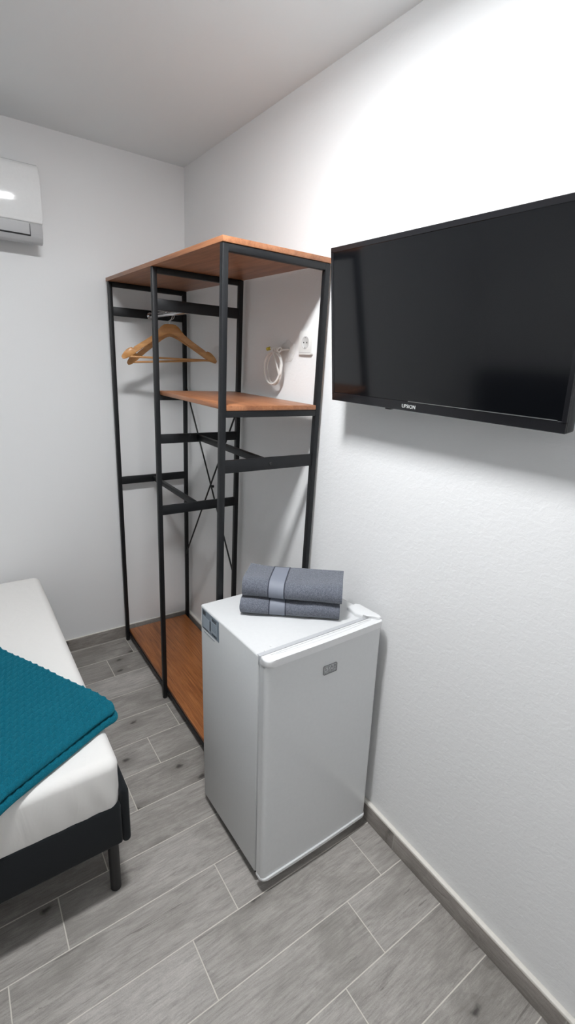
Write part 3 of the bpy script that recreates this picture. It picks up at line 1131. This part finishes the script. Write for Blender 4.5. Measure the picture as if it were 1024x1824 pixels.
def slab(bm, s0, t0, LS, LT, base, th, rc, ds):
    """padded layer with round rim; (s,t) run along ea / eb from the corner"""
    ns, nt = int((LS - s0) / ds), int((LT - t0) / ds)
    rim = th / 2
    S = [s0 + rim * (1 - cos(pi / 2 * i / 5)) for i in range(5)]
    S += [s0 + rim + (LS - s0 - rim) * i / ns for i in range(ns + 1)]
    Tt = [t0 + rim * (1 - cos(pi / 2 * i / 5)) for i in range(5)]
    Tt += [t0 + rim + (LT - t0 - rim) * i / nt for i in range(nt + 1)]
    top, bot = [], []
    for s in S:
        ra, rb = [], []
        for t in Tt:
            e = min(s - s0, t - t0)
            k = 1.0 if e >= rim else sqrt(max(0, 1 - (1 - e / rim) ** 2))
            ss, tt = s, t
            a, c = rc - (s - s0), rc - (t - t0)
            if a > 0 and c > 0:
                L = sqrt(a * a + c * c); m = max(a, c)
                ss, tt = s0 + rc - a * m / L, t0 + rc - c * m / L
            P = CT + ea * ss + eb * tt
            lump = noise.noise(Vector((ss * 9, tt * 9, 1.3))) * .006
            hi = base + rim + rim * k + emboss(P) * .0092 * (.2 + .8 * k) + lump * k
            lo = base + rim - rim * k
            pa, n = cloth_at(P.x, P.y, hi)
            pb, n = cloth_at(P.x, P.y, lo)
            ra.append(bm.verts.new(pa)); rb.append(bm.verts.new(pb))
        top.append(ra); bot.append(rb)
    for i in range(len(S) - 1):
        for j in range(len(Tt) - 1):
            bm.faces.new((top[i][j], top[i][j + 1], top[i + 1][j + 1], top[i + 1][j]))
            bm.faces.new((bot[i][j], bot[i + 1][j], bot[i + 1][j + 1], bot[i][j + 1]))
    m, q = len(S) - 1, len(Tt) - 1
    for j in range(q):
        bm.faces.new((top[0][j], bot[0][j], bot[0][j + 1], top[0][j + 1]))
        bm.faces.new((top[m][j], top[m][j + 1], bot[m][j + 1], bot[m][j]))
    for i in range(m):
        bm.faces.new((top[i][0], top[i + 1][0], bot[i + 1][0], bot[i][0]))
        bm.faces.new((top[i][q], bot[i][q], bot[i + 1][q], top[i + 1][q]))


bm = bmesh.new()
slab(bm, 0, 0, .74, .95, .0015, .021, .045, .0042)
slab(bm, .010, .002, .738, .72, .0262, .018, .045, .0024)
tag(obj('throw_blanket', bm, M_BLANKET, smooth=80), 'teal braided plush blanket folded across the white mattress', 'blanket')

# ---------------------------------------------------------------- the room's ceiling light (above the frame)
def ceiling_light(label, x, y, lx, ly, strength):
    lamp = empty('ceiling_light', label, 'ceiling light', (x, y, CEIL))
    bm = bmesh.new(); box(bm, -lx / 2, lx / 2, -ly / 2, ly / 2, -.028, 0, .003)
    obj('housing', bm, M_FRIDGE_TRIM, lamp)
    w = NT('lit_diffuser')
    w.b.inputs['Base Color'].default_value = (.9, .9, .9, 1)
    w.b.inputs['Emission Color'].default_value = LAMP_COLOUR
    w.b.inputs['Emission Strength'].default_value = strength
    bm = bmesh.new(); box(bm, -lx / 2 + .007, lx / 2 - .007, -ly / 2 + .007, ly / 2 - .007, -.036, -.0275, .002, 2)
    obj('diffuser', bm, w.m, lamp)
ceiling_light('small rectangular LED light fixed to the ceiling near the television wall', -.775, -1.69, .355, .140, LAMP_STRENGTH)
